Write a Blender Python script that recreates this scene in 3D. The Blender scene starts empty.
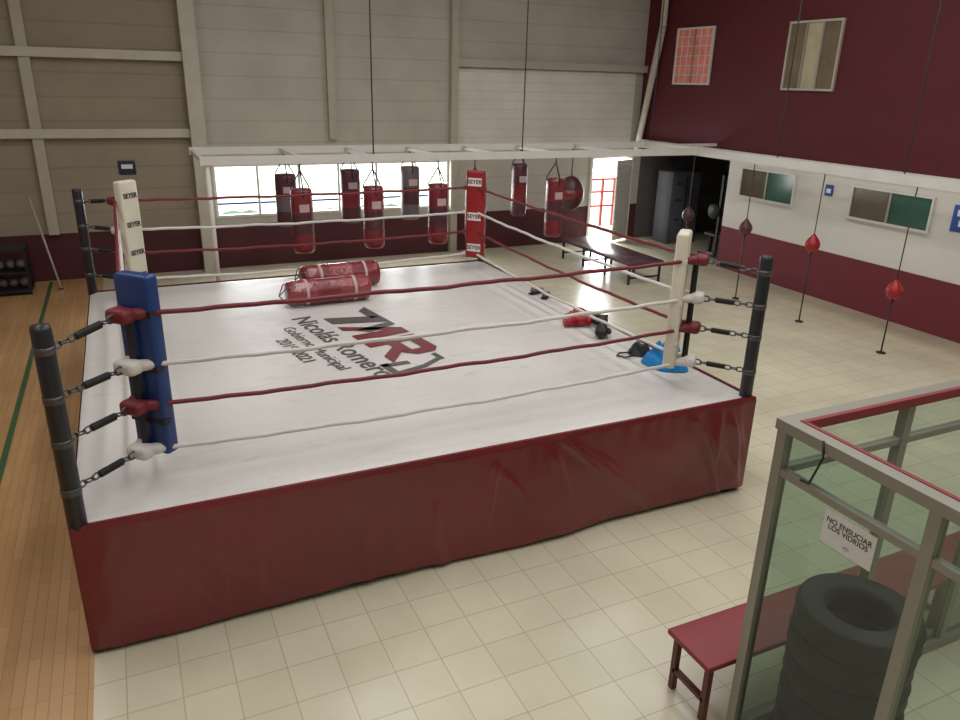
import bpy, bmesh, math, random
from mathutils import Vector, Matrix, noise
random.seed(4)
scn = bpy.context.scene
scn.view_settings.view_transform = 'Standard'
scn.view_settings.look = 'None'

# ------------------------------------------------------------------ materials
def lin(c):
    r = []
    for v in c:
        v = v / 255.0
        r.append(v / 12.92 if v <= 0.04045 else ((v + 0.055) / 1.055) ** 2.4)
    return (r[0], r[1], r[2], 1.0)

def pbr(name, col, rough=0.6, metal=0.0, var=0.12, nscale=3.0, bump=0.0, bscale=8.0, spec=0.5, coat=0.0, detail=4, scuff=0.0):
    m = bpy.data.materials.new(name); m.use_nodes = True
    nt = m.node_tree; b = nt.nodes['Principled BSDF']
    b.inputs['Roughness'].default_value = rough
    b.inputs['Metallic'].default_value = metal
    b.inputs['Specular IOR Level'].default_value = spec
    b.inputs['Coat Weight'].default_value = coat
    tc = nt.nodes.new('ShaderNodeTexCoord')
    n = nt.nodes.new('ShaderNodeTexNoise'); n.inputs['Scale'].default_value = nscale
    n.inputs['Detail'].default_value = detail
    nt.links.new(tc.outputs['Object'], n.inputs['Vector'])
    mr = nt.nodes.new('ShaderNodeMapRange')
    mr.inputs['From Min'].default_value = 0.25; mr.inputs['From Max'].default_value = 0.75
    mr.inputs['To Min'].default_value = 1 - var; mr.inputs['To Max'].default_value = 1 + var * 0.5
    nt.links.new(n.outputs['Fac'], mr.inputs['Value'])
    mx = nt.nodes.new('ShaderNodeVectorMath'); mx.operation = 'SCALE'
    mx.inputs[0].default_value = lin(col)[:3]
    nt.links.new(mr.outputs['Result'], mx.inputs['Scale'])
    out = mx.outputs['Vector']
    if scuff > 0:
        mp = nt.nodes.new('ShaderNodeMapping'); mp.inputs['Scale'].default_value = (2.2, 9.0, 1.0); mp.inputs['Rotation'].default_value = (0, 0, 0.6)
        nt.links.new(tc.outputs['Object'], mp.inputs['Vector'])
        ns = nt.nodes.new('ShaderNodeTexNoise'); ns.inputs['Scale'].default_value = 1.0; ns.inputs['Detail'].default_value = 8
        ns.inputs['Distortion'].default_value = 1.2
        nt.links.new(mp.outputs['Vector'], ns.inputs['Vector'])
        m3 = nt.nodes.new('ShaderNodeMapRange'); m3.inputs['From Min'].default_value = 0.56; m3.inputs['From Max'].default_value = 0.74
        m3.inputs['To Min'].default_value = 1.0; m3.inputs['To Max'].default_value = 1 - scuff
        nt.links.new(ns.outputs['Fac'], m3.inputs['Value'])
        s2 = nt.nodes.new('ShaderNodeVectorMath'); s2.operation = 'SCALE'
        nt.links.new(out, s2.inputs[0]); nt.links.new(m3.outputs['Result'], s2.inputs['Scale']); out = s2.outputs['Vector']
    nt.links.new(out, b.inputs['Base Color'])
    if bump > 0:
        n2 = nt.nodes.new('ShaderNodeTexNoise'); n2.inputs['Scale'].default_value = bscale
        n2.inputs['Detail'].default_value = 3
        nt.links.new(tc.outputs['Object'], n2.inputs['Vector'])
        bp = nt.nodes.new('ShaderNodeBump'); bp.inputs['Strength'].default_value = bump
        bp.inputs['Distance'].default_value = 0.03
        nt.links.new(n2.outputs['Fac'], bp.inputs['Height'])
        nt.links.new(bp.outputs['Normal'], b.inputs['Normal'])
    return m

def brickmat(name, c1, c2, cm, bw, rh, mortar, rough, offset=0.0, rot=0.0, bump=0.1, blotch=0.15, bscale=1.2, coat=0.0):
    m = bpy.data.materials.new(name); m.use_nodes = True
    nt = m.node_tree; b = nt.nodes['Principled BSDF']
    b.inputs['Roughness'].default_value = rough
    b.inputs['Coat Weight'].default_value = coat
    tc = nt.nodes.new('ShaderNodeTexCoord'); mp = nt.nodes.new('ShaderNodeMapping')
    mp.inputs['Rotation'].default_value = (0, 0, rot)
    mp.inputs['Location'].default_value = (0.07, 0.11, 0)
    nt.links.new(tc.outputs['Object'], mp.inputs['Vector'])
    br = nt.nodes.new('ShaderNodeTexBrick'); br.offset = offset; br.offset_frequency = 2
    br.inputs['Color1'].default_value = lin(c1); br.inputs['Color2'].default_value = lin(c2)
    br.inputs['Mortar'].default_value = lin(cm)
    br.inputs['Scale'].default_value = 1.0
    br.inputs['Mortar Size'].default_value = mortar
    br.inputs['Brick Width'].default_value = bw; br.inputs['Row Height'].default_value = rh
    nt.links.new(mp.outputs['Vector'], br.inputs['Vector'])
    n = nt.nodes.new('ShaderNodeTexNoise'); n.inputs['Scale'].default_value = bscale
    n.inputs['Detail'].default_value = 6
    nt.links.new(tc.outputs['Object'], n.inputs['Vector'])
    mr = nt.nodes.new('ShaderNodeMapRange')
    mr.inputs['From Min'].default_value = 0.3; mr.inputs['From Max'].default_value = 0.7
    mr.inputs['To Min'].default_value = 1 - blotch; mr.inputs['To Max'].default_value = 1 + blotch * 0.4
    nt.links.new(n.outputs['Fac'], mr.inputs['Value'])
    mx = nt.nodes.new('ShaderNodeVectorMath'); mx.operation = 'SCALE'
    nt.links.new(br.outputs['Color'], mx.inputs[0]); nt.links.new(mr.outputs['Result'], mx.inputs['Scale'])
    nt.links.new(mx.outputs['Vector'], b.inputs['Base Color'])
    bp = nt.nodes.new('ShaderNodeBump'); bp.inputs['Strength'].default_value = bump
    bp.inputs['Distance'].default_value = 0.01; bp.invert = True
    nt.links.new(br.outputs['Fac'], bp.inputs['Height']); nt.links.new(bp.outputs['Normal'], b.inputs['Normal'])
    return m

def bandmat(name, stops, rough=0.7, ribs=0.0, blotch=0.12, ribdark=0.45):
    """painted wall: colour chosen by height (z), stops=[(z_from,color),...]; ribs = horizontal corrugation pitch"""
    m = bpy.data.materials.new(name); m.use_nodes = True
    nt = m.node_tree; b = nt.nodes['Principled BSDF']
    b.inputs['Roughness'].default_value = rough
    tc = nt.nodes.new('ShaderNodeTexCoord'); sp = nt.nodes.new('ShaderNodeSeparateXYZ')
    nt.links.new(tc.outputs['Object'], sp.inputs['Vector'])
    cur = None
    for i, (z, c) in enumerate(stops):
        if cur is None:
            rgb = nt.nodes.new('ShaderNodeRGB'); rgb.outputs[0].default_value = lin(c); cur = rgb.outputs[0]
        else:
            gt = nt.nodes.new('ShaderNodeMath'); gt.operation = 'GREATER_THAN'; gt.inputs[1].default_value = z
            nt.links.new(sp.outputs['Z'], gt.inputs[0])
            mx = nt.nodes.new('ShaderNodeMixRGB'); nt.links.new(gt.outputs[0], mx.inputs[0])
            nt.links.new(cur, mx.inputs[1]); mx.inputs[2].default_value = lin(c); cur = mx.outputs[0]
    n = nt.nodes.new('ShaderNodeTexNoise'); n.inputs['Scale'].default_value = 1.3; n.inputs['Detail'].default_value = 6
    nt.links.new(tc.outputs['Object'], n.inputs['Vector'])
    mr = nt.nodes.new('ShaderNodeMapRange')
    mr.inputs['From Min'].default_value = 0.3; mr.inputs['From Max'].default_value = 0.7
    mr.inputs['To Min'].default_value = 1 - blotch; mr.inputs['To Max'].default_value = 1 + blotch * 0.4
    nt.links.new(n.outputs['Fac'], mr.inputs['Value'])
    sc = nt.nodes.new('ShaderNodeVectorMath'); sc.operation = 'SCALE'
    nt.links.new(cur, sc.inputs[0]); nt.links.new(mr.outputs['Result'], sc.inputs['Scale'])
    out = sc.outputs['Vector']
    if ribs > 0:
        mu = nt.nodes.new('ShaderNodeMath'); mu.operation = 'MULTIPLY'; mu.inputs[1].default_value = 1.0 / ribs
        nt.links.new(sp.outputs['Z'], mu.inputs[0])
        fr = nt.nodes.new('ShaderNodeMath'); fr.operation = 'FRACT'; nt.links.new(mu.outputs[0], fr.inputs[0])
        gt = nt.nodes.new('ShaderNodeMath'); gt.operation = 'LESS_THAN'; gt.inputs[1].default_value = 0.08
        nt.links.new(fr.outputs[0], gt.inputs[0])
        mx = nt.nodes.new('ShaderNodeMixRGB'); mx.blend_type = 'MULTIPLY'
        m2 = nt.nodes.new('ShaderNodeMath'); m2.operation = 'MULTIPLY'; m2.inputs[1].default_value = ribdark
        nt.links.new(gt.outputs[0], m2.inputs[0]); nt.links.new(m2.outputs[0], mx.inputs[0])
        nt.links.new(out, mx.inputs[1]); mx.inputs[2].default_value = (0.35, 0.33, 0.3, 1)
        out = mx.outputs[0]
        bp = nt.nodes.new('ShaderNodeBump'); bp.inputs['Strength'].default_value = 0.2; bp.inputs['Distance'].default_value = 0.02
        bp.invert = True
        nt.links.new(gt.outputs[0], bp.inputs['Height']); nt.links.new(bp.outputs['Normal'], b.inputs['Normal'])
    nt.links.new(out, b.inputs['Base Color'])
    return m

def glassmat(name, tint, f0=0.06, rough=0.02):
    m = bpy.data.materials.new(name); m.use_nodes = True
    nt = m.node_tree; nt.nodes.clear()
    o = nt.nodes.new('ShaderNodeOutputMaterial'); mx = nt.nodes.new('ShaderNodeMixShader')
    t = nt.nodes.new('ShaderNodeBsdfTransparent'); t.inputs[0].default_value = lin(tint)
    g = nt.nodes.new('ShaderNodeBsdfGlossy'); g.inputs['Roughness'].default_value = rough
    lw = nt.nodes.new('ShaderNodeLayerWeight'); lw.inputs['Blend'].default_value = 0.5
    pw = nt.nodes.new('ShaderNodeMath'); pw.operation = 'POWER'; pw.inputs[1].default_value = 5
    nt.links.new(lw.outputs['Facing'], pw.inputs[0])
    mu = nt.nodes.new('ShaderNodeMath'); mu.operation = 'MULTIPLY_ADD'; mu.inputs[1].default_value = 0.9; mu.inputs[2].default_value = f0
    nt.links.new(pw.outputs[0], mu.inputs[0]); nt.links.new(mu.outputs[0], mx.inputs[0])
    nt.links.new(t.outputs[0], mx.inputs[1]); nt.links.new(g.outputs[0], mx.inputs[2])
    nt.links.new(mx.outputs[0], o.inputs[0])
    return m

def emis(name, col, s):
    m = bpy.data.materials.new(name); m.use_nodes = True
    nt = m.node_tree; nt.nodes.clear()
    o = nt.nodes.new('ShaderNodeOutputMaterial'); e = nt.nodes.new('ShaderNodeEmission')
    e.inputs[0].default_value = lin(col); e.inputs[1].default_value = s
    nt.links.new(e.outputs[0], o.inputs[0]); return m

M_canvas = pbr('canvas_vinyl', (210, 206, 201), 0.36, var=0.12, nscale=0.7, bump=0.35, bscale=2.2, scuff=0.16, detail=7)
M_skirt = pbr('skirt_vinyl', (110, 28, 35), 0.28, var=0.22, nscale=1.0, bump=0.2, bscale=3, spec=0.7)
M_postblk = pbr('post_black', (34, 34, 40), 0.4, var=0.1)
M_roper = pbr('rope_red', (112, 28, 36), 0.5, bump=0.2, bscale=60)
M_ropew = pbr('rope_white', (212, 207, 200), 0.55, bump=0.2, bscale=60)
M_padblue = pbr('pad_blue', (26, 56, 112), 0.4, bump=0.1)
M_padwhite = pbr('pad_cream', (216, 209, 190), 0.45, bump=0.1)
M_padred = pbr('pad_red', (146, 26, 32), 0.4, bump=0.1)
M_black = pbr('black_plastic', (26, 26, 28), 0.5)
M_steel = pbr('steel', (95, 95, 98), 0.35, metal=0.8)
M_text = pbr('print_dark', (84, 80, 80), 0.5, var=0.05)
M_textr = pbr('print_red', (112, 36, 44), 0.5, var=0.05)
M_white = pbr('white_paint', (210, 207, 200), 0.55, var=0.06)
M_beam = pbr('beam_beige', (178, 171, 156), 0.6, var=0.1)
M_beamL = pbr('beam_white', (190, 184, 170), 0.6, var=0.1)
M_alu = pbr('aluminium', (150, 147, 136), 0.42, metal=0.3, var=0.05)
M_rubber = pbr('tire_rubber', (34, 38, 37), 0.7, var=0.2, bump=0.2, bscale=20)
M_benchr = pbr('bench_red', (136, 46, 52), 0.5, var=0.1)
M_benchleg = pbr('bench_leg', (96, 50, 44), 0.5)
M_bagred = pbr('bag_red', (122, 32, 42), 0.28, var=0.25, nscale=6, bump=0.3, bscale=14, spec=0.7)
M_bagdk = pbr('bag_dark', (84, 46, 52), 0.4, var=0.3, nscale=6, bump=0.3, bscale=14)
M_baggr = pbr('bag_grey', (105, 95, 100), 0.4, var=0.2, nscale=6, bump=0.2, bscale=14)
M_label = pbr('bag_label', (190, 165, 165), 0.5)
M_blue = pbr('towel_blue', (24, 130, 196), 0.8, bump=0.4, bscale=25)
M_glred = pbr('glove_red', (160, 24, 36), 0.35)
M_dblue = pbr('sign_blue', (30, 70, 150), 0.5)
M_paper = pbr('paper', (225, 225, 222), 0.7, var=0.03)
M_cable = pbr('cable_dark', (60, 56, 52), 0.6)
M_tile = brickmat('floor_tile', (210, 202, 177), (203, 195, 169), (182, 173, 148), 0.335, 0.335, 0.005, 0.26, 0.0, 0, 0.1, 0.14, 0.9)
M_wood = brickmat('wood_floor', (198, 157, 110), (184, 141, 95), (156, 115, 76), 0.9, 0.075, 0.0025, 0.3, 0.5, math.pi / 2, 0.05, 0.18, 0.7)
M_line = pbr('court_line_green', (60, 95, 60), 0.4)
M_wallL = bandmat('wall_back_paint_tan', [(0, (74, 26, 34)), (0.9, (152, 140, 122))], ribs=0.42, ribdark=0.22)
M_wallC = bandmat('wall_back_paint_grey', [(0, (78, 30, 38)), (0.9, (184, 178, 168))], ribs=0.42, ribdark=0.18)
M_wallR = bandmat('wall_right_paint', [(0, (112, 34, 44)), (0.92, (212, 208, 200)), (2.5, (86, 18, 30))], blotch=0.06)
M_wallP = pbr('wall_plain', (190, 184, 172), 0.8)
M_ceil = pbr('ceiling_sheet', (194, 192, 188), 0.8)
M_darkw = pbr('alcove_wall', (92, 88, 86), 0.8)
M_glassg = glassmat('booth_glass', (208, 224, 215), 0.07)
M_paneG = pbr('pane_green', (60, 96, 84), 0.12, var=0.3, nscale=2)
M_paneB = pbr('pane_brown', (96, 84, 66), 0.15, var=0.3, nscale=2)
M_paneC = pbr('pane_curtain', (180, 168, 140), 0.25, var=0.15, nscale=4)
M_paneD = pbr('pane_dark', (120, 104, 84), 0.2, var=0.3, nscale=3)
M_pink = pbr('pane_pink', (240, 140, 128), 0.3, var=0.3, nscale=5)
M_grass = pbr('outside_ground', (165, 170, 150), 0.9)
M_hedge = pbr('hedge_green', (70, 100, 74), 0.9, var=0.4, nscale=5)

# ------------------------------------------------------------------ mesh builder
class B:
    def __init__(s):
        s.bm = bmesh.new(); s.mats = []
    def mi(s, m):
        if m not in s.mats: s.mats.append(m)
        return s.mats.index(m)
    def face(s, vs, i, sm=False):
        try:
            f = s.bm.faces.new(vs); f.material_index = i; f.smooth = sm
        except ValueError: pass
    def box(s, a, b, m, M=None):
        i = s.mi(m)
        P = [Vector((x, y, z)) for x in (a[0], b[0]) for y in (a[1], b[1]) for z in (a[2], b[2])]
        if M: P = [M @ p for p in P]
        v = [s.bm.verts.new(p) for p in P]
        for q in ((0, 1, 3, 2), (4, 6, 7, 5), (0, 4, 5, 1), (2, 3, 7, 6), (0, 2, 6, 4), (1, 5, 7, 3)):
            s.face([v[k] for k in q], i)
    def quad(s, P, m):
        s.face([s.bm.verts.new(Vector(p)) for p in P], s.mi(m))
    def rbox(s, c, size, m, M=None, r=0.02, seg=3):
        i = s.mi(m); t = bmesh.new()
        bmesh.ops.create_cube(t, size=1.0)
        for v in t.verts: v.co = Vector((v.co.x * size[0], v.co.y * size[1], v.co.z * size[2]))
        bmesh.ops.bevel(t, geom=list(t.edges) + list(t.verts), offset=r, segments=seg, affect='EDGES', profile=0.5)
        mp = {}
        for v in t.verts:
            p = v.co + Vector(c)
            mp[v] = s.bm.verts.new(M @ p if M else p)
        for f in t.faces: s.face([mp[v] for v in f.verts], i, True)
        t.free()
    def tube(s, pts, r, m, n=8, caps=True):
        i = s.mi(m); pts = [Vector(p) for p in pts]
        rs = r if isinstance(r, (list, tuple)) else [r] * len(pts)
        rings = []; up = None
        for k, p in enumerate(pts):
            d = (pts[min(k + 1, len(pts) - 1)] - pts[max(k - 1, 0)]).normalized()
            if up is None:
                up = Vector((0, 0, 1)) if abs(d.z) < 0.9 else Vector((1, 0, 0))
            u = (up - d * up.dot(d)).normalized(); w = d.cross(u); up = u
            rings.append([s.bm.verts.new(p + (u * math.cos(a) + w * math.sin(a)) * rs[k])
                          for a in [2 * math.pi * j / n for j in range(n)]])
        for k in range(len(rings) - 1):
            for j in range(n):
                s.face([rings[k][j], rings[k][(j + 1) % n], rings[k + 1][(j + 1) % n], rings[k + 1][j]], i, True)
        if caps:
            s.face(list(reversed(rings[0])), i); s.face(rings[-1], i)
    def lathe(s, prof, m, M=None, n=24, mats=None):
        rings = []
        for (r, z) in prof:
            ring = []
            for j in range(n):
                a = 2 * math.pi * j / n; p = Vector((r * math.cos(a), r * math.sin(a), z))
                ring.append(s.bm.verts.new(M @ p if M else p))
            rings.append(ring)
        for k in range(len(rings) - 1):
            i = s.mi(mats[k] if mats else m)
            for j in range(n):
                s.face([rings[k][j], rings[k][(j + 1) % n], rings[k + 1][(j + 1) % n], rings[k + 1][j]], i, True)
    def ell(s, c, rad, m, R=None, n=20, k=12):
        M = Matrix.Translation(Vector(c))
        if R: M = M @ R
        M = M @ Matrix.Diagonal((rad[0], rad[1], rad[2], 1))
        s.lathe([(max(1e-4, math.sin(math.pi * q / k)), -math.cos(math.pi * q / k)) for q in range(k + 1)], m, M, n)
    def grid(s, fn, nu, nv, m, sm=True):
        i = s.mi(m)
        V = [[s.bm.verts.new(fn(a / nu, b / nv)) for b in range(nv + 1)] for a in range(nu + 1)]
        for a in range(nu):
            for b in range(nv):
                s.face([V[a][b], V[a + 1][b], V[a + 1][b + 1], V[a][b + 1]], i, sm)
    def done(s, name, parent=None, fix=True):
        if fix: bmesh.ops.recalc_face_normals(s.bm, faces=s.bm.faces)
        me = bpy.data.meshes.new(name); s.bm.to_mesh(me); s.bm.free()
        for m in s.mats: me.materials.append(m)
        o = bpy.data.objects.new(name, me); scn.collection.objects.link(o)
        if parent: o.parent = parent
        return o

def empty(name):
    e = bpy.data.objects.new(name, None); scn.collection.objects.link(e); e.empty_display_size = 0.2
    return e

def text(name, body, size, mat, M, parent=None, bold=0.0, ext=0.001, sx=1.0):
    cu = bpy.data.curves.new(name + '_c', 'FONT'); cu.body = body; cu.size = size
    cu.align_x = 'CENTER'; cu.align_y = 'CENTER'; cu.offset = bold; cu.extrude = ext
    cu.space_line = 0.85
    o = bpy.data.objects.new(name + '_t', cu); scn.collection.objects.link(o)
    dg = bpy.context.evaluated_depsgraph_get()
    me = bpy.data.meshes.new_from_object(o.evaluated_get(dg))
    bpy.data.objects.remove(o)
    me.transform(M @ Matrix.Diagonal((sx, 1, 1, 1)))
    me.materials.clear(); me.materials.append(mat)
    r = bpy.data.objects.new(name, me); scn.collection.objects.link(r)
    if parent: r.parent = parent
    return r

def frame(origin, right, up):
    r = Vector(right).normalized(); u = Vector(up).normalized(); n = r.cross(u)
    M = Matrix(((r.x, u.x, n.x, 0), (r.y, u.y, n.y, 0), (r.z, u.z, n.z, 0), (0, 0, 0, 1)))
    return Matrix.Translation(Vector(origin)) @ M

# ------------------------------------------------------------------ room shell
XL, XR, YF, YB, ZC = -6.0, 12.0, -3.0, 16.3, 7.2
b = B(); b.box((-0.6, YF, -0.1), (XR + 3.2, YB + 0.15, 0), M_tile); b.done('floor')
b = B(); b.box((XL, YF, -0.1), (-0.6, YB + 0.15, 0.0), M_wood); b.done('floor_wood')
b = B(); b.box((-1.53, YF + 0.1, 0.0), (-1.47, YB - 0.1, 0.003), M_line); b.done('court_line')

W0, W1, WZ0, WZ1 = 1.65, 6.8, 1.05, 2.12
D0, D1, DZ = 10.65, 11.92, 2.12
b = B()
def wb(x0, x1, z0, z1, m): b.box((x0, YB, z0), (x1, YB + 0.15, z1), m)
wb(XL, 1.44, 0, ZC, M_wallL); wb(1.44, W0, 0, ZC, M_wallC); wb(W0, W1, 0, WZ0, M_wallC); wb(W0, W1, WZ1, ZC, M_wallC)
wb(W1, D0, 0, ZC, M_wallC); wb(D0, D1, DZ, ZC, M_wallC); wb(D1, XR + 0.15, 0, ZC, M_wallC)
b.done('wall_back')
b = B()
OY = 12.9
b.box((XR, YF, 0), (XR + 0.15, OY, ZC), M_wallR); b.box((XR, OY, 2.38), (XR + 0.15, YB, ZC), M_wallR)
b.done('wall_right')
b = B(); b.box((XL - 0.15, YF, 0), (XL, YB, ZC), M_wallP); b.done('wall_left')
b = B(); b.box((XL, YF - 0.15, 0), (XR, YF, ZC), M_wallP); b.done('wall_front')
b = B(); b.box((XL - 0.15, YF - 0.15, ZC), (XR + 0.15, YB + 0.15, ZC + 0.1), M_ceil); b.done('ceiling')
b = B()
b.box((XR + 0.15, OY - 0.15, 0), (XR + 3.2, OY, 2.6), M_darkw); b.box((XR + 3.05, OY, 0), (XR + 3.2, YB, 2.6), M_darkw)
b.box((XR + 0.15, YB, 0), (XR + 3.2, YB + 0.15, 2.6), M_darkw); b.box((XR + 0.15, OY, 2.5), (XR + 3.2, YB, 2.6), M_darkw)
b.done('wall_alcove')

# steel columns and girts on the back wall
def trim(n, parts):
    b = B()
    for a, c, m in parts: b.box(a, c, m)
    b.done('trim_%d' % n)
trim(1, [((1.3, YB - 0.25, 0), (1.58, YB - 0.002, ZC), M_beamL)])
trim(2, [((4.05, YB - 0.14, 2.6), (4.22, YB - 0.002, ZC), M_beam)])
trim(3, [((6.8, YB - 0.16, 0), (6.96, YB - 0.002, ZC), M_beam)])
trim(4, [((XL, YB - 0.16, 2.66), (1.3, YB - 0.002, 2.82), M_beamL)])
trim(5, [((XL, YB - 0.16, 4.04), (1.3, YB - 0.002, 4.2), M_beamL)])
trim(6, [((6.96, YB - 0.16, 4.1), (XR, YB - 0.002, 4.26), M_beam)])
trim(7, [((-1.4, YB - 0.12, 0.9), (-1.22, YB - 0.002, 2.66), M_beam), ((-1.4, YB - 0.12, 2.82), (-1.22, YB - 0.002, 4.04), M_beam),
         ((-1.4, YB - 0.12, 4.2), (-1.22, YB - 0.002, ZC), M_beam)])
b = B(); b.tube([(11.88, 16.15, 2.2), (11.88, 15.55, 5.1)], 0.1, M_beamL, 4); b.tube([(11.88, 15.55, 5.1), (11.88, 15.55, ZC)], 0.1, M_beamL, 4); b.done('trim_8')
M_shut = bandmat('shutter_paint', [(0, (216, 212, 203))], ribs=0.2, ribdark=0.25)
b = B(); b.box((7.0, YB - 0.04, 2.3), (11.75, YB - 0.002, 4.08), M_shut)
b.box((7.0, YB - 0.06, 2.24), (11.75, YB - 0.002, 2.3), M_beamL); b.done('shutter_panel')
b = B(); b.box((XR - 0.12, YF, 2.46), (XR - 0.001, YB - 0.2, 2.54), M_white); b.done('trim_9')

# windows / door
b = B()
t = 0.05
b.box((W0, YB - 0.02, WZ0), (W1, YB + 0.1, WZ0 + t), M_white); b.box((W0, YB - 0.02, WZ1 - t), (W1, YB + 0.1, WZ1), M_white)
k = 6
for i in range(k + 1):
    x = W0 + (W1 - W0 - t) * i / k
    b.box((x, YB - 0.02, WZ0 + t), (x + t, YB + 0.1, WZ1 - t), M_white)
b.box((W0, YB + 0.0, WZ0 + 0.26), (W1, YB + 0.06, WZ0 + 0.3), M_dblue)
b.done('window_1')
b = B()
b.box((D0, YB - 0.03, 0), (D0 + 0.06, YB + 0.12, DZ - .06), M_white); b.box((D1 - 0.06, YB - 0.03, 0), (D1, YB + 0.12, DZ - .06), M_white)
b.box((D0, YB - 0.03, DZ - 0.06), (D1, YB + 0.12, DZ), M_white)
b.done('trim_10')
b = B()
M = Matrix.Translation((D1 - 0.08, YB - 0.07, 0)) @ Matrix.Rotation(math.radians(22), 4, 'Z')
b.box((-0.66, -0.02, 0.03), (0, 0.02, DZ - 0.08), M_white, M)
for i in range(16):
    b.box((-0.62, -0.035, 0.15 + i * 0.115), (-0.05, -0.02, 0.2 + i * 0.115), M_white, M)
b.done('door_1')
# outside
b = B(); b.box((-10, YB + 0.2, -0.15), (20, YB + 20, -0.05), M_grass); b.done('ground_outside')
b = B()
for i in range(70):
    b.ell((0.2 + i * 0.13, YB + 2.2 + 0.3 * random.random(), 0.25 + 0.15 * random.random()), (0.45, 0.4, 0.42), M_hedge, n=8, k=6)
b.done('hedge')
b = B()
for i in range(9):
    b.box((10.0 + i * 0.4, YB + 2.0, -0.05), (10.06 + i * 0.4, YB + 2.06, 1.3), M_padred)
for z in (0.5, 0.9, 1.25): b.box((10.0, YB + 2.01, z), (13.26, YB + 2.05, z + 0.05), M_padred)
b.done('red_fence')

def wall_window(n, y0, y1, z0, z1, panes, bars=0, ft=0.04, fm=None):
    b = B(); t = ft; X = XR - 0.002; fm = fm or M_white
    b.box((X - 0.05, y0, z0), (X, y1, z0 + t), fm); b.box((X - 0.05, y0, z1 - t), (X, y1, z1), fm)
    b.box((X - 0.05, y0, z0 + t), (X, y0 + t, z1 - t), fm); b.box((X - 0.05, y1 - t, z0 + t), (X, y1, z1 - t), fm)
    k = len(panes)
    for i, m in enumerate(panes):   # listed from far (y1) to near (y0)
        ya = y1 - t - (y1 - y0 - 2 * t) * i / k; yb = y1 - t - (y1 - y0 - 2 * t) * (i + 1) / k
        b.box((X - 0.02, yb, z0 + t), (X, ya, z1 - t), m)
        if i: b.box((X - 0.045, ya - 0.02, z0 + t), (X - 0.02, ya + 0.02, z1 - t), M_alu)
    for i in range(bars):
        z = z0 + (z1 - z0) * (i + 1) / (bars + 1)
        b.box((X - 0.03, y0 + t, z), (X - 0.02, y1 - t, z + 0.02), fm)
        y = y0 + (y1 - y0) * (i + 1) / (bars + 1)
        b.box((X - 0.03, y, z0 + t), (X - 0.02, y + 0.02, z1 - t), fm)
    b.done('window_%d' % n)
wall_window(2, 13.87, 15.1, 3.85, 5.05, [M_pink, M_pink], bars=5)
wall_window(3, 10.5, 11.75, 3.79, 5.02, [M_paneD, M_paneC, M_paneD], fm=M_beam)
wall_window(4, 10.99, 12.5, 1.62, 2.25, [M_paneB, M_paneG])
wall_window(5, 8.08, 9.69, 1.62, 2.22, [M_paneB, M_paneG])

# signs on right wall
b = B(); b.rbox((XR - 0.012, 7.55, 1.94), (0.02, 0.4, 0.42), M_dblue, r=0.008)
b.box((XR - 0.026, 7.43, 1.98), (XR - 0.023, 7.67, 2.08), M_paper); b.box((XR - 0.026, 7.48, 1.82), (XR - 0.023, 7.62, 1.92), M_paper)
b.done('safety_sign')
b = B(); b.rbox((XR - 0.012, 10.2, 2.05), (0.02, 0.18, 0.2), M_dblue, r=0.006); b.box((XR - 0.026, 10.15, 2.0), (XR - 0.023, 10.25, 2.08), M_paper)
b.done('wall_notice')
b = B(); b.rbox((0.1, YB - 0.015, 2.1), (0.3, 0.025, 0.26), pbr('sign_navy', (34, 40, 66), 0.5), r=0.008)
b.box((0.0, YB - 0.032, 2.08), (0.2, YB - 0.028, 2.16), M_paper); b.done('safety_sign')

# ------------------------------------------------------------------ suspended bag frame
ZB = 2.62
b = B()
def rail(p, q, w=0.1, h=0.12):
    p = Vector(p); q = Vector(q)
    b.box((min(p.x, q.x) - w / 2, min(p.y, q.y) - w / 2, p.z - h / 2), (max(p.x, q.x) + w / 2, max(p.y, q.y) + w / 2, p.z + h / 2), M_white)
rail((1.1, 12.0, ZB), (10.2, 12.0, ZB)); rail((1.1, 13.7, ZB), (10.2, 13.7, ZB))
for x in (1.1, 2.55, 3.7, 4.85, 6.0, 7.15, 8.5): rail((x, 12.1, ZB), (x, 13.6, ZB), 0.06, 0.06)
rail((10.35, 5.2, ZB), (10.35, 13.75, ZB), 0.16, 0.15); rail((10.75, 5.2, ZB), (10.75, 13.7, ZB), 0.1, 0.1)
for y in (5.2, 6.5, 7.3, 8.2, 9.0, 9.8, 10.6, 11.4, 12.2, 13.0): rail((10.46, y, ZB), (10.67, y, ZB), 0.05, 0.05)
for y in (13.4,): rail((10.84, y, ZB), (11.96, y, ZB), 0.06, 0.06)
b.tube([(1.15, 12.0, 0), (1.15, 12.0, ZB - .06)], 0.035, M_white, 10); b.box((1.05, 11.9, 0), (1.25, 12.1, 0.015), M_white)
for x, y in ((3.7, 12.0), (6.4, 12.0), (10.35, 7.55), (10.35, 10.0), (10.35, 13.6)):
    b.tube([(x, y, ZB), (x, y, ZC)], 0.012, M_cable, 6)
b.done('bag_hanging_frame')

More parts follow.
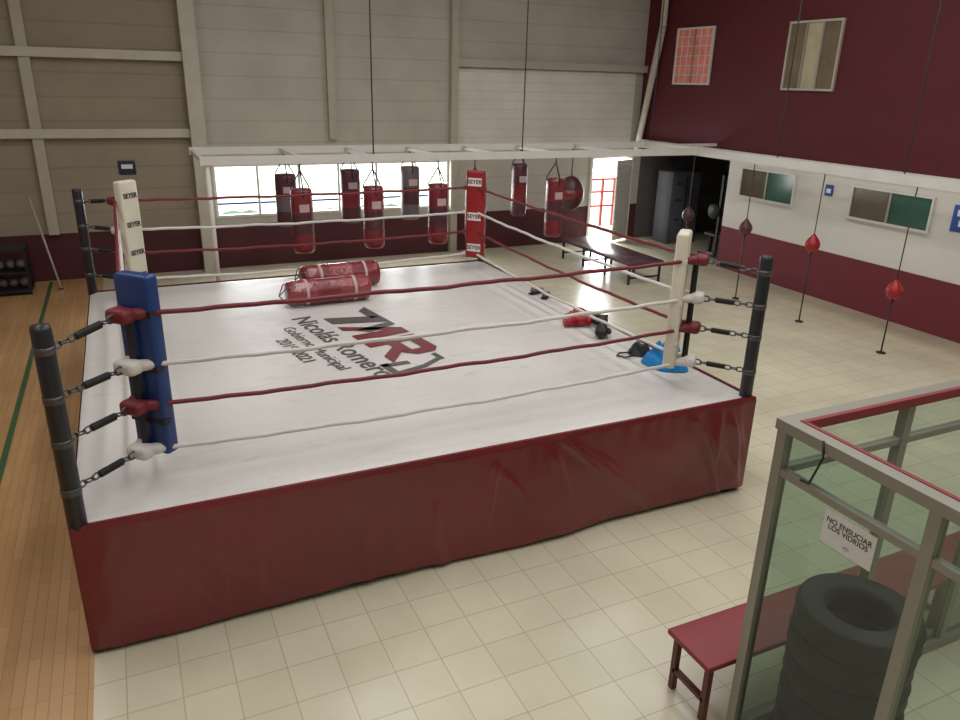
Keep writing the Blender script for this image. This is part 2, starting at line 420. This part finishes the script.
def heavy_bag(x, y, z0, z1, r, body, band, nm='hanging_punching_bag'):
    b = B(); L = z1 - z0
    prof = [(0.001, z0), (r * 0.8, z0), (r * 0.97, z0 + 0.03), (r, z0 + 0.08), (r * 1.02, z0 + L * .3), (r, z0 + L * .32), (r, z0 + L * .62),
            (r * 1.0, z0 + L * .64), (r, z0 + L * .8), (r * .98, z1 - 0.04), (r * .9, z1), (0.001, z1)]
    mats = [body] * 4 + [band, band] + [body] * 5
    b.lathe(prof, None, Matrix.Translation((x, y, 0)), 20, mats)
    for a in range(3):
        a = a * 2.09 + 0.5
        b.tube([(x + r * 1.01 * math.cos(a), y + r * 1.01 * math.sin(a), z1 - 0.12), (x + r * math.cos(a) * .95, y + r * math.sin(a) * .95, z1 + 0.02), (x, y, min(z1 + 0.28, ZB - 0.1))], 0.011, M_black, 6)
    b.tube([(x, y, min(z1 + 0.28, ZB - 0.1)), (x, y, ZB - 0.062)], 0.014, M_steel, 6)
    b.box((x - r * .45, y - r - 0.006, z0 + L * .66), (x + r * .45, y - r + 0.03, z0 + L * .78), M_label)
    b.done(nm)
for x in (2.51, 3.68, 4.82): heavy_bag(x, 12.0, 1.17, 2.17, 0.17, M_bagred, M_bagdk)
heavy_bag(5.5, 12.0, 1.2, 2.15, 0.16, M_bagdk, M_bagred)
heavy_bag(7.1, 12.0, 1.15, 2.2, 0.16, M_bagred, M_bagdk)
heavy_bag(2.6, 13.7, 1.3, 2.2, 0.19, M_bagdk, M_baggr)
heavy_bag(3.77, 13.7, 1.3, 2.25, 0.18, M_bagdk, M_bagred)
heavy_bag(4.93, 13.7, 1.3, 2.28, 0.18, M_baggr, M_bagdk)
heavy_bag(7.27, 13.7, 1.25, 2.28, 0.16, M_bagdk, M_bagred)
b = B()
b.ell((8.5, 13.7, 1.65), (0.27, 0.27, 0.36), M_bagdk, n=24, k=14)
b.lathe([(0.262, 1.55), (0.28, 1.56), (0.28, 1.74), (0.262, 1.75)], M_bagred, Matrix.Translation((8.5, 13.7, 0)), 24)
b.tube([(8.5, 13.7, 1.98), (8.5, 13.7, ZB - 0.062)], 0.014, M_steel, 6)
b.done('round_punching_bag')

def dbl_bag(x, y, z, m):
    b = B()
    b.tube([(x, y, 0.02), (x, y, z - 0.15)], 0.012, M_black, 6); b.tube([(x, y, z + 0.15), (x, y, ZB - 0.076)], 0.009, M_cable, 6)
    prof = [(0.001, -0.13), (0.05, -0.125), (0.095, -0.09), (0.122, -0.03), (0.12, 0.02), (0.09, 0.08), (0.045, 0.13), (0.02, 0.17), (0.001, 0.17)]
    b.lathe(prof, m, Matrix.Translation((x, y, z)), 18)
    b.tube([(x, y, z - 0.18), (x, y, z - 0.12)], 0.02, M_black, 8)
    b.lathe([(0.07, 0), (0.07, 0.015), (0.02, 0.03), (0.001, 0.03)], M_black, Matrix.Translation((x, y, 0)), 12)
    b.done('double_end_bag')
dbl_bag(10.35, 7.3, 1.0, M_glred); dbl_bag(10.42, 9.0, 1.37, M_glred); dbl_bag(10.42, 10.57, 1.37, M_bagdk); dbl_bag(10.42, 12.2, 1.35, M_bagdk)

# ------------------------------------------------------------------ boxing ring
ring = empty('boxing_ring')
x0, x1, y0, y1, ZT = -0.6, 5.27, 4.9, 11.14, 1.02
b = B(); b.box((x0 + 0.05, y0 + 0.05, 0.88), (x1 - 0.05, y1 - 0.05, 1.0), M_black)
for X in (x0 + 0.12, (x0 + x1) / 2, x1 - 0.12):
    for Y in (y0 + 0.12, (y0 + y1) / 2, y1 - 0.12):
        b.box((X - 0.04, Y - 0.04, 0.02), (X + 0.04, Y + 0.04, 0.9), M_postblk); b.box((X - 0.09, Y - 0.09, 0), (X + 0.09, Y + 0.09, 0.02), M_postblk)
b.done('platform_frame', ring)
def cv(u, v):
    x = x0 + (x1 - x0) * u; y = y0 + (y1 - y0) * v
    e = min(u, 1 - u, v, 1 - v)
    z = ZT + 0.004 * noise.noise(Vector((x * 0.9, y * 0.9, 0))) - (0.02 if e < 0.001 else 0)
    return Vector((x, y, z))
b = B(); b.grid(cv, 90, 90, M_canvas); b.done('canvas', ring)
def skirt(p, q, out, seed, wr):
    p = Vector(p); q = Vector(q); o = Vector(out); L = (q - p).length
    rnd = random.Random(int(seed * 10))
    folds = []
    for k in range(26):
        folds.append((rnd.uniform(0, L), rnd.uniform(-0.3, 1.3), rnd.uniform(-0.4, 0.4), rnd.uniform(0.035, 0.09), rnd.uniform(0.012, 0.034), rnd.uniform(0, 0.45), rnd.uniform(0.5, 1.0)))
    def fn(u, v):
        s = u * L
        a = wr(u)
        n1 = noise.noise(Vector((s * 0.8 + v * 0.7, v * 0.9 + seed, seed)))
        n2 = noise.noise(Vector((s * 1.8 - v * 1.2, v * 0.9, seed + 5)))
        pk = noise.noise(Vector((s * 8.0, v * 1.0, seed + 17))) * math.exp(-v * 6)
        env = min(1.0, v * 2.5 + 0.08)
        off = 0.014 + 0.012 * v + env * a * (0.055 * n1 + 0.022 * n2) + a * 0.016 * pk * min(1, v * 20)
        for (s0, sl, cu, w, am, va, ln) in folds:
            t = (v - va) / ln
            if -0.1 < t < 1.1:
                d = s - (s0 + sl * (v - va) + cu * (v - va) ** 2)
                if abs(d) < w * 4:
                    tp = max(0.0, min(1, (t + .1) * 4)) * max(0.0, min(1, (1.1 - t) * 2.5))
                    g = math.exp(-(d / w) ** 2) if d < 0 else math.exp(-(d / (w * 0.5)) ** 2)
                    off += a * am * tp * g * min(1, v * 8)
        off = max(off, 0.006)
        e = min(u, 1 - u); off = off if e > 0.03 else 0.012 + (off - 0.012) * e / 0.03
        z = ZT + 0.006 - v * (ZT - 0.045 + 0.04 * noise.noise(Vector((s * 0.8, seed, 3))) + 0.012 * noise.noise(Vector((s * 4, seed, 3))))
        if v < 0.04: off = 0.002 + off * v / 0.04 * 0.9
        r = p + (q - p) * u + o * off
        return Vector((r.x, r.y, z))
    return fn
b = B()
wfront = lambda u: 0.3 + 0.8 * max(0, min(1, (u - 0.28) / 0.2))
b.grid(skirt((x0 - .01, y0, 0), (x1 + .01, y0, 0), (0, -1, 0), 2.0, wfront), 420, 70, M_skirt)
b.grid(skirt((x1, y0 - .01, 0), (x1, y1 + .01, 0), (1, 0, 0), 4.0, lambda u: 0.5), 160, 30, M_skirt)
b.grid(skirt((x1 + .01, y1, 0), (x0 - .01, y1, 0), (0, 1, 0), 7.0, lambda u: 0.5), 160, 30, M_skirt)
b.grid(skirt((x0, y1 + .01, 0), (x0, y0 - .01, 0), (-1, 0, 0), 11.0, lambda u: 0.3), 160, 30, M_skirt)
for a, c in (((x0, y0, ZT + .003), (x1, y0 + .03, ZT + .007)), ((x1 - .03, y0 + .03, ZT + .003), (x1, y1, ZT + .007))): b.box(a, c, M_skirt)
b.done('skirt', ring)
PO = {'fl': (-0.56, 4.95), 'fr': (5.21, 4.97), 'bl': (-0.56, 11.08), 'br': (5.22, 11.08)}
IN = {'fl': (-0.13, 5.37), 'fr': (4.86, 5.42), 'bl': (-0.13, 10.65), 'br': (4.88, 10.65)}
b = B()
for k, (x, y) in PO.items():
    b.lathe([(0.001, 0.02), (0.06, 0.02), (0.06, 2.37), (0.054, 2.395), (0.001, 2.4)], M_postblk, Matrix.Translation((x, y, 0)), 20)
b.done('corner_posts', ring)
RZ = [2.29, 1.92, 1.62, 1.275]; RM = [M_roper, M_ropew, M_roper, M_ropew]
b = B()
order = ['fl', 'fr', 'br', 'bl']
for i, (z, m) in enumerate(zip(RZ, RM)):
    for a in range(4):
        p = Vector((*IN[order[a]], z)); q = Vector((*IN[order[(a + 1) % 4]], z))
        sag = (0.02, 0.035, 0.045, 0.06)[i]
        pts = []
        for k in range(41):
            t = k / 40; pt = p.lerp(q, t); pt.z -= sag * 4 * t * (1 - t) + 0.006 * math.sin(t * 31 + i + a) * math.sin(math.pi * t) + 0.003 * math.sin(t * 83); pts.append(pt)
        b.tube(pts, 0.018, m, 8)
b.done('ropes', ring)
b = B()
for k in PO:
    P = Vector((*PO[k], 0)); I = Vector((*IN[k], 0)); d = (I - P).normalized()
    for i, z in enumerate(RZ):
        zp = z - 0.05 if i == 0 else z
        s = P + d * 0.06; s.z = zp; e = I - d * 0.05; e.z = z
        ax = (e - s); u = ax.normalized(); w = Vector((0, 0, 1)); w = (w - u * w.dot(u)).normalized(); v2 = u.cross(w)
        b.lathe([(0.06, zp - 0.025), (0.064, zp - 0.023), (0.064, zp + 0.023), (0.06, zp + 0.025)], M_steel, Matrix.Translation((P.x, P.y, 0)), 16)
        def loop(c, R, r, ww):
            b.tube([c + (u * 1.5 * math.cos(a) + ww * math.sin(a)) * R for a in [2 * math.pi * j / 12 for j in range(13)]], r, M_steel, 6, False)
        loop(s + u * 0.03, 0.022, 0.007, w); loop(s + u * 0.085, 0.022, 0.007, v2); loop(s + u * 0.14, 0.022, 0.007, w)
        loop(e - u * 0.03, 0.026, 0.008, w); loop(e - u * 0.09, 0.022, 0.007, v2)
        c0 = s + u * 0.17; c1 = e - u * 0.12
        N = 130
        b.tube([c0.lerp(c1, j / N) + (w * math.cos(j * 2 * math.pi / 8) + v2 * math.sin(j * 2 * math.pi / 8)) * 0.021 for j in range(N + 1)], 0.007, M_black, 6)
        b.tube([c0, c1], 0.014, M_steel, 6)
b.done('turnbuckles', ring)
b = B()
for k in PO:
    I = Vector((*IN[k], 0)); sx = 1 if k[1] == 'l' else -1; sy = 1 if k[0] == 'f' else -1
    ang = math.atan2(sy, sx)
    for i, z in enumerate(RZ):
        m = M_roper if i % 2 == 0 else M_ropew
        R = Matrix.Rotation(ang, 4, 'Z')
        b.rbox((0, 0, 0), (0.13, 0.18, 0.1), m, Matrix.Translation((I.x, I.y, z)) @ R, 0.035, 3)
        for dx, dy in ((sx, 0), (0, sy)):
            p = I + Vector((0, 0, z)); q = p + Vector((dx, dy, 0)) * 0.2
            b.tube([p, p.lerp(q, .6), q], [0.048, 0.042, 0.022], m, 10)
    dI = Vector((sx, sy, 0)).normalized()
    b.box((I.x + dI.x * .05 - .02, I.y + dI.y * .05 - .02, RZ[3]), (I.x + dI.x * .05 + .02, I.y + dI.y * .05 + .02, RZ[0]), M_black)
b.done('rope_corner_covers', ring)
PM = {'fl': M_padblue, 'fr': M_padwhite, 'bl': M_padwhite, 'br': M_padred}
for k in PO:
    sx = 1 if k[1] == 'l' else -1; sy = 1 if k[0] == 'f' else -1
    ang = math.atan2(sy, sx); c = Vector((*IN[k], 0)) + Vector((sx, sy, 0)).normalized() * 0.14
    if k == 'fl': c += Vector((0.02, 0.0, 0))
    if k == 'br': c += Vector((0.08, 0.0, 0))
    if k == 'bl': c += Vector((0.04, 0.0, 0))
    if k == 'fr': c += Vector((-0.06, 0.0, 0))
    b = B(); M = Matrix.Translation((c.x, c.y, 1.885)) @ Matrix.Rotation(ang, 4, 'Z')
    b.rbox((0, 0, 0), (0.12, 0.29, 1.33), PM[k], M, 0.03, 4)
    for z in (-0.4, 0.0, 0.4): b.box((-0.064, -0.149, z - 0.02), (0.0, 0.149, z + 0.02), M_black if k == 'fl' else PM[k], M)
    b.done('corner_pad_' + k, ring)
    if k in ('bl', 'br'):
        nrm = Vector((sx, sy, 0)).normalized(); right = Vector((0, 0, 1)).cross(nrm)
        for z in (0.48, 0.12, -0.24, -0.54) if k == 'bl' else (0.5, -0.02, -0.5):
            if k == 'br':
                bb = B(); bb.box((0.0605, -0.11, z - 0.06), (0.064, 0.11, z + 0.06), M_paper, M); bb.done('pad_label', ring)
            text('pad_lettering', 'SEYER', 0.085, M_textr if k == 'br' else M_black, frame(c + nrm * 0.066 + Vector((0, 0, 1.885 + z)), right, (0, 0, 1)), ring, bold=0.002)
# printed logo, reads from the left side of the ring
LZ = ZT + 0.0065
TH = math.radians(10)
UD = Vector((math.sin(TH), -math.cos(TH), 0)); VD = Vector((math.cos(TH), math.sin(TH), 0)); LO = Vector((2.02, 7.84, LZ))
def LM(u, v, dz=0): return frame(LO + UD * u + VD * (v - 2.02) + Vector((0, 0, dz)), UD, VD)
text('print_name', 'Nicolás Romero', 0.35, M_text, LM(0.0, 1.96), ring, bold=0.003, ext=0.0008)
text('print_gov', 'Gobierno Municipal', 0.2, M_text, LM(-0.05, 1.68), ring, bold=0.0, ext=0.0008)
text('print_years', '2019-2021', 0.2, M_text, LM(-0.05, 1.46), ring, bold=0.002, ext=0.0008)
b = B()
def poly(pts, m):
    i = b.mi(m); vs = [b.bm.verts.new(LO + UD * (u * 1.02) + VD * ((v - 2.28) * 1.02 + 0.18) + Vector((0, 0, 0.001))) for u, v in pts]
    f = b.bm.faces.new(vs); f.material_index = i
    f.normal_update()
    if f.normal.z < 0: f.normal_flip()
B0, T0 = 2.28, 2.92
poly([(-0.95, B0), (-0.7, B0), (-0.45, T0), (-0.7, T0)], M_text)
poly([(-1.15, T0), (-0.7, T0), (-0.66, T0 - .14), (-1.02, T0 - .14)], M_text)
poly([(-0.45, T0), (-0.32, T0), (-0.2, B0 + .25), (-0.34, B0 + .12)], M_text)
poly([(-0.18, B0), (0.02, B0), (0.02, T0), (-0.18, T0)], M_textr)
poly([(-0.55, B0), (-0.4, B0), (-0.18, B0 + .45), (-0.18, T0)], M_textr)
poly([(0.1, B0), (0.28, B0), (0.28, T0), (0.1, T0)], M_textr)
poly([(0.28, T0 - .15), (0.28, T0), (0.62, T0), (0.72, T0 - .08), (0.72, T0 - .15)], M_textr)
poly([(0.56, T0 - .15), (0.72, T0 - .15), (0.72, T0 - .3), (0.6, T0 - .4), (0.56, T0 - .4)], M_textr)
poly([(0.28, T0 - .42), (0.28, T0 - .28), (0.56, T0 - .28), (0.58, T0 - .42)], M_textr)
poly([(0.38, T0 - .42), (0.58, T0 - .42), (0.82, B0), (0.6, B0)], M_textr)
poly([(0.78, T0 - .12), (0.98, T0 - .12), (0.98, T0 - .18), (0.78, T0 - .18)], M_text)
poly([(0.91, T0 - .18), (0.98, T0 - .18), (1.1, 2.5), (1.02, 2.5)], M_text)
poly([(1.02, 2.5), (1.1, 2.5), (1.14, 2.2), (1.06, 2.2)], M_text)
poly([(0.8, 2.2), (1.13, 2.2), (1.14, 2.12), (0.8, 2.12)], M_text)
poly([(0.84, 2.42), (0.93, 2.42), (0.88, 2.12), (0.8, 2.12)], M_text)
b.done('print_logo', ring, fix=False)

# ------------------------------------------------------------------ things on the ring
def lying_bag(cx, cy, ang, L, r, zc, m1, m2):
    b = B(); M = Matrix.Translation((cx, cy, zc)) @ Matrix.Rotation(ang, 4, 'Z') @ Matrix.Rotation(math.pi / 2, 4, 'Y')
    h = L / 2
    prof = [(0.001, -h), (r * .75, -h), (r * .95, -h + .02), (r, -h + .07), (r * 1.015, -h + L * .3), (r * .99, -h + L * .34), (r * .99, -h + L * .62), (r * 1.015, -h + L * .66), (r, h - .07), (r * .95, h - .02), (r * .75, h), (0.001, h)]
    b.lathe(prof, None, M, 28, [m1] * 5 + [m2] + [m1] * 5)
    for s in (-0.28, 0.3): b.lathe([(r * 1.0, h * 2 * s - .02), (r * 1.03, h * 2 * s - .018), (r * 1.03, h * 2 * s + .018), (r, h * 2 * s + .02)], M_label, M, 28)
    for a in range(4):
        a = a * math.pi / 2 + .78
        b.tube([M @ Vector((r * math.cos(a), r * math.sin(a), -h + .1)), M @ Vector((r * .9 * math.cos(a), r * .9 * math.sin(a), -h - .02)), M @ Vector((r * .1, 0, -h - .1))], 0.008, M_baggr, 6)
    b.done('punching_bag')
M_bagw = pbr('bag_wrapped', (146, 50, 58), 0.22, var=0.45, nscale=9, bump=0.4, bscale=22, spec=0.8, coat=0.4)
lying_bag(2.27, 9.5, math.radians(2), 1.1, 0.165, ZT + 0.175, M_bagw, M_bagred)
lying_bag(2.6, 10.15, math.radians(3), 1.1, 0.18, ZT + 0.19, M_bagred, M_bagw)

def glove(cx, cy, ang, m, nm='boxing_glove'):
    b = B(); T = Matrix.Translation((cx, cy, ZT + 0.004)) @ Matrix.Rotation(ang, 4, 'Z')
    def E(c, r, mm=m, R=None):
        c2 = T @ Vector(c); R2 = Matrix.Rotation(ang, 4, 'Z') @ (R or Matrix.Identity(4)); b.ell(c2, r, mm, R2, 18, 12)
    E((0.07, 0, 0.08), (0.12, 0.075, 0.075)); E((0.13, 0, 0.07), (0.075, 0.078, 0.066))
    E((0.05, 0.08, 0.07), (0.075, 0.032, 0.035), m, Matrix.Rotation(0.25, 4, 'Z'))
    b.tube([T @ Vector((-0.16, 0, 0.065)), T @ Vector((-0.1, 0, 0.065)), T @ Vector((0.0, 0, 0.072))], [0.058, 0.052, 0.06], m, 16)
    b.tube([T @ Vector((-0.12, 0, 0.065)), T @ Vector((-0.07, 0, 0.067))], 0.0575, m, 16)
    b.done(nm)
glove(4.93, 7.66, 0.4, M_glred); glove(4.82, 7.44, -0.2, M_glred); glove(5.06, 7.25, 1.0, M_black); glove(5.1, 7.47, 2.4, M_black); glove(4.93, 7.05, -2.2, M_black)

def cloth(cx, cy, rx, ry, h, m, seed, rot=0):
    b = B()
    def fn(u, v):
        a = u * 2 * math.pi; rr = v
        e = 1 + 0.3 * noise.noise(Vector((math.cos(a) * 1.3, math.sin(a) * 1.3, seed)))
        x = math.cos(a) * rx * rr * e; y = math.sin(a) * ry * rr * e
        f = (1 - rr ** 2)
        z = h * f * (0.45 + 1.2 * abs(noise.noise(Vector((x * 7, y * 7, seed + 2))))) + 0.02 * (1 - rr ** 6) + 0.02 * abs(noise.noise(Vector((x * 20, y * 20, seed))))
        c, s = math.cos(rot), math.sin(rot)
        return Vector((cx + x * c - y * s, cy + x * s + y * c, ZT + 0.006 + z))
    b.grid(fn, 72, 24, m); return b
b = cloth(5.0, 5.97, 0.22, 0.26, 0.34, M_blue, 3.0)
b.done('blue_towel')
b = cloth(4.97, 6.36, 0.16, 0.11, 0.12, M_black, 8.0, 0.4)
b.tube([(4.86, 6.34, ZT + .03), (4.73, 6.4, ZT + .02), (4.66, 6.34, ZT + .018), (4.71, 6.26, ZT + .018), (4.83, 6.24, ZT + .03)], 0.01, M_black, 6)
b.done('gym_bag')
b = B()
for (x, y, a) in ((5.1, 8.95, 0.3), (5.12, 8.72, 0.8)):
    T = Matrix.Translation((x, y, ZT + 0.005)) @ Matrix.Rotation(a, 4, 'Z'); R = Matrix.Rotation(a, 4, 'Z')
    b.rbox((0, 0, 0.013), (0.26, 0.09, 0.02), M_black, T, 0.008, 2)
    b.ell(T @ Vector((0.06, 0, 0.045)), (0.07, 0.042, 0.032), M_baggr, R, 14, 8)
    b.ell(T @ Vector((-0.06, 0, 0.06)), (0.065, 0.042, 0.045), M_baggr, R, 14, 8)
b.done('pair_of_shoes')

# ------------------------------------------------------------------ benches
def bench(name, xa, xb, ya, yb, h, mt, ml, along='x', n=3):
    b = B()
    b.rbox(((xa + xb) / 2, (ya + yb) / 2, h - 0.02), (xb - xa, yb - ya, 0.04), mt, None, 0.008, 2)
    q = 0.02
    rng = [i / (n - 1) for i in range(n)]
    for t in rng:
        if along == 'x':
            X = xa + 0.06 + (xb - xa - 0.12) * t
            for Y in (ya + 0.05, yb - 0.05): b.box((X - q, Y - q, 0), (X + q, Y + q, h - 0.04), ml)
            b.box((X - q, ya + 0.05, 0.14), (X + q, yb - 0.05, 0.17), ml); b.box((X - q, ya + 0.03, h - 0.075), (X + q, yb - 0.03, h - 0.04), ml)
        else:
            Y = ya + 0.06 + (yb - ya - 0.12) * t
            for X in (xa + 0.05, xb - 0.05): b.box((X - q, Y - q, 0), (X + q, Y + q, h - 0.04), ml)
            b.box((xa + 0.05, Y - q, 0.12), (xb - 0.05, Y + q, 0.15), ml); b.box((xa + 0.03, Y - q, h - 0.075), (xb - 0.03, Y + q, h - 0.04), ml)
    if along == 'x':
        for Y in (ya + 0.05, yb - 0.05): b.box((xa + .05, Y - .012, h - 0.075), (xb - .05, Y + .012, h - 0.04), ml)
    else:
        for X in (xa + 0.05, xb - 0.05): b.box((X - .012, ya + .05, h - 0.075), (X + .012, yb - .05, h - 0.04), ml)
    b.done(name)
bench('red_bench', 2.88, 6.3, 2.69, 3.09, 0.47, M_benchr, M_benchleg, 'x', 4)
bench('low_bench', 9.0, 9.85, 12.1, 14.8, 0.46, pbr('bench_dark_top', (96, 66, 76), 0.22, var=0.2), M_black, 'y', 4)

# ------------------------------------------------------------------ glass booth
booth = empty('glass_booth')
BX, BY, BX2, BY2, BZ, TZ = 3.05, 2.59, 7.0, -1.2, 2.17, 1.87
w = 0.03
b = B()
ys = [BY, 1.71, 0.8, -0.14, BY2]; xs = [BX, 4.02, 5.0, 6.0, BX2]
def rl(x0_, y0_, x1_, y1_, z0_, z1_, ex=w, ey=w): b.box((x0_ - ex, y0_ - ey, z0_), (x1_ + ex, y1_ + ey, z1_), M_alu)
for y in ys:
    for X in (BX, BX2): rl(X, y, X, y, 0.08, BZ - 0.06)
for x in xs[1:-1]:
    for Y in (BY, BY2): rl(x, Y, x, Y, 0.08, BZ - 0.06)
for z0_, z1_, e in ((BZ - 0.06, BZ, 0.04), (0.0, 0.08, 0.034)):
    for X in (BX, BX2): rl(X, BY2, X, BY, z0_, z1_, e, e)
    for Y in (BY, BY2): rl(BX + e, Y, BX2 - e, Y, z0_, z1_, 0, e)
for a, c in zip(ys[:-1], ys[1:]):
    for X in (BX, BX2): rl(X, c + w, X, a - w, TZ - 0.02, TZ + 0.02, 0.024, 0)
for a, c in zip(xs[:-1], xs[1:]):
    for Y in (BY, BY2): rl(a + w, Y, c - w, Y, TZ - 0.02, TZ + 0.02, 0, 0.024)
b.done('aluminium_frame', booth)
b = B()
for a, c in zip(ys[:-1], ys[1:]):
    for X in (BX, BX2):
        for z0_, z1_ in ((0.08, TZ - .02), (TZ + .02, BZ - .06)): b.quad([(X, c + w, z0_), (X, a - w, z0_), (X, a - w, z1_), (X, c + w, z1_)], M_glassg)
for a, c in zip(xs[:-1], xs[1:]):
    for Y in (BY, BY2):
        for z0_, z1_ in ((0.08, TZ - .02), (TZ + .02, BZ - .06)): b.quad([(a + w, Y, z0_), (c - w, Y, z0_), (c - w, Y, z1_), (a + w, Y, z1_)], M_glassg)
b.done('glass_panes', booth)
b = B()
b.box((BX + 0.042, BY2 + .06, BZ - 0.05), (BX + 0.068, BY - .075, BZ + 0.004), M_benchr)
b.box((BX + 0.042, BY - 0.07, BZ - 0.05), (BX2 - .06, BY - 0.042, BZ + 0.004), M_benchr)
b.done('red_inner_trim', booth)
b = B(); b.tube([(BX - .042, 2.32, BZ + .006), (BX - .046, 2.3, BZ - .08), (BX - .035, 2.36, TZ + .04), (BX - .03, 2.42, TZ + .03)], 0.006, M_black, 6); b.done('cable_tie', booth)
b = B(); b.box((BX - 0.005, 1.955, 1.63), (BX - 0.002, 2.255, 1.82), M_paper); b.done('notice_paper', booth)
text('notice_lettering', 'NO ENSUCIAR\nLOS VIDRIOS', 0.041, M_black, frame((BX - 0.0065, 2.105, 1.75), (0, -1, 0), (0, 0, 1)), booth, bold=0.0004, ext=0.0003)
text('notice_smiley', ':)', 0.04, M_black, frame((BX - 0.0065, 2.105, 1.665), (0, 0, 1), (0, 1, 0)), booth, ext=0.0003)

# tire stack
b = B()
for i in range(6):
    z = i * 0.19; ox = 0.012 * math.sin(i * 2.3); oy = 0.012 * math.cos(i * 1.7)
    prof = []
    for k in range(25):
        a = -math.pi * 0.5 + 2 * math.pi * k / 24
        c, s = math.cos(a), math.sin(a)
        rr = 0.25 + 0.078 * (abs(c) ** 0.6) * (1 if c > 0 else -1); zz = 0.096 + 0.094 * (abs(s) ** 0.55) * (1 if s > 0 else -1)
        if c > 0.6: rr += 0.006 * (1 if k % 2 else -1)
        prof.append((rr, zz))
    b.lathe(prof, M_rubber, Matrix.Translation((3.425 + ox, 2.2 + oy, z)), 48)
b.done('tire_stack')

# ------------------------------------------------------------------ far-left gear and alcove contents
b = B()
b.box((-2.35, 15.3, 0.05), (-1.75, 15.9, 0.1), M_black)
for x in (-2.33, -1.79):
    for y in (15.32, 15.86): b.box((x, y, 0), (x + 0.04, y + 0.04, 0.85), M_black)
for z in (0.4, 0.8): b.box((-2.35, 15.3, z), (-1.75, 15.9, z + 0.03), M_black)
for z in (0.1, 0.43):
    for k in range(3): b.ell((-2.2 + k * .16, 15.6, z + 0.09), (0.08, 0.12, 0.09), M_baggr, n=12, k=8)
b.done('equipment_rack')
b = B(); b.tube([(-1.62, 16.2, 1.62), (-1.3, 15.55, 0.01)], 0.018, M_beam, 8); b.tube([(-1.3, 15.55, 0.0), (-1.3, 15.55, 0.02)], 0.04, M_black, 8); b.done('leaning_pole')
b = B()
b.rbox((12.9, 15.6, 0.9), (0.9, 0.6, 1.8), pbr('cabinet_grey', (84, 84, 92), 0.5), None, 0.02, 2)
b.box((12.89, 15.28, 0.1), (12.91, 15.31, 1.7), M_black)
for z in (0.6, 1.1, 1.5): b.box((12.6, 15.27, z), (12.75, 15.31, z + .03), M_steel)
b.done('storage_cabinet')
b = B()
for X in (12.45, 13.3): b.box((X, 13.5, 0), (X + .06, 13.56, 2.0), M_black); 
for X in (12.45, 13.3): b.box((X, 13.1, 0), (X + .06, 14.1, 0.06), M_black)
b.box((12.45, 13.5, 1.94), (13.36, 13.56, 2.0), M_black); b.box((12.5, 13.48, 1.0), (13.3, 13.58, 1.06), M_black)
b.rbox((12.9, 13.8, 0.45), (0.3, 1.0, 0.08), M_bagdk, None, 0.03, 3); b.box((12.86, 13.4, 0), (12.94, 13.48, .42), M_black); b.box((12.86, 14.15, 0), (12.94, 14.22, .42), M_black)
for X in (12.3, 13.5): b.lathe([(0.001, -.03), (0.17, -.03), (0.17, .03), (0.001, .03)], M_black, Matrix.Translation((X, 13.53, 1.12)) @ Matrix.Rotation(math.pi / 2, 4, 'Y'), 20)
b.tube([(12.2, 13.53, 1.12), (13.6, 13.53, 1.12)], 0.014, M_steel, 8)
b.done('weight_machine')

# ------------------------------------------------------------------ lights
def area(name, loc, rot, sx, sy, power, col=(1, 1, 1)):
    l = bpy.data.lights.new(name, 'AREA'); l.shape = 'RECTANGLE'; l.size = sx; l.size_y = sy; l.energy = power; l.color = col
    o = bpy.data.objects.new(name, l); o.location = loc; o.rotation_euler = rot; scn.collection.objects.link(o); return o
M_sky = emis('skylight_sheet', (235, 240, 245), 1.2)
for i, (x, pw) in enumerate(((-2.0, 155), (3.0, 275), (8.0, 275))):
    b = B(); b.box((x - 0.55, -1.5, ZC - 0.03), (x + 0.55, 13.0, ZC - 0.001), M_sky)
    for y in range(0, 7): b.box((x - 0.6, -1.5 + y * 2.4, ZC - 0.06), (x + 0.6, -1.44 + y * 2.4, ZC - 0.03), M_white)
    b.done('skylight' if i == 0 else 'skylight.%03d' % i)
    area('skylight_light_%d' % i, (x, 5.0, ZC - 0.1), (0, 0, 0), 1.1, 13.0, pw, (1.0, 0.98, 0.965))
area('window_light', ((W0 + W1) / 2, YB + 0.3, 1.6), (math.radians(-90), 0, 0), W1 - W0, 1.0, 140, (0.95, 0.98, 1.0))
area('door_light', ((D0 + D1) / 2, YB + 0.4, 1.1), (math.radians(-90), 0, 0), 1.1, 2.0, 140, (0.95, 0.98, 1.0))

wd = bpy.data.worlds.new('world'); scn.world = wd; wd.use_nodes = True
bg = wd.node_tree.nodes['Background']; bg.inputs[0].default_value = (0.95, 0.98, 1.0, 1); bg.inputs[1].default_value = 7.0

# ------------------------------------------------------------------ camera
cam = bpy.data.cameras.new('camera'); cam.lens = 28.125; cam.sensor_width = 36
co = bpy.data.objects.new('camera', cam); scn.collection.objects.link(co); scn.camera = co
f = Vector((0.4013, 0.8472, -0.3487)).normalized(); r = Vector((0.9073, -0.4202, 0.0232)); r = (r - f * r.dot(f)).normalized()
u = r.cross(f)
co.matrix_world = Matrix(((r.x, u.x, -f.x, 0), (r.y, u.y, -f.y, 0), (r.z, u.z, -f.z, 3.82), (0, 0, 0, 1)))
cam.clip_end = 200
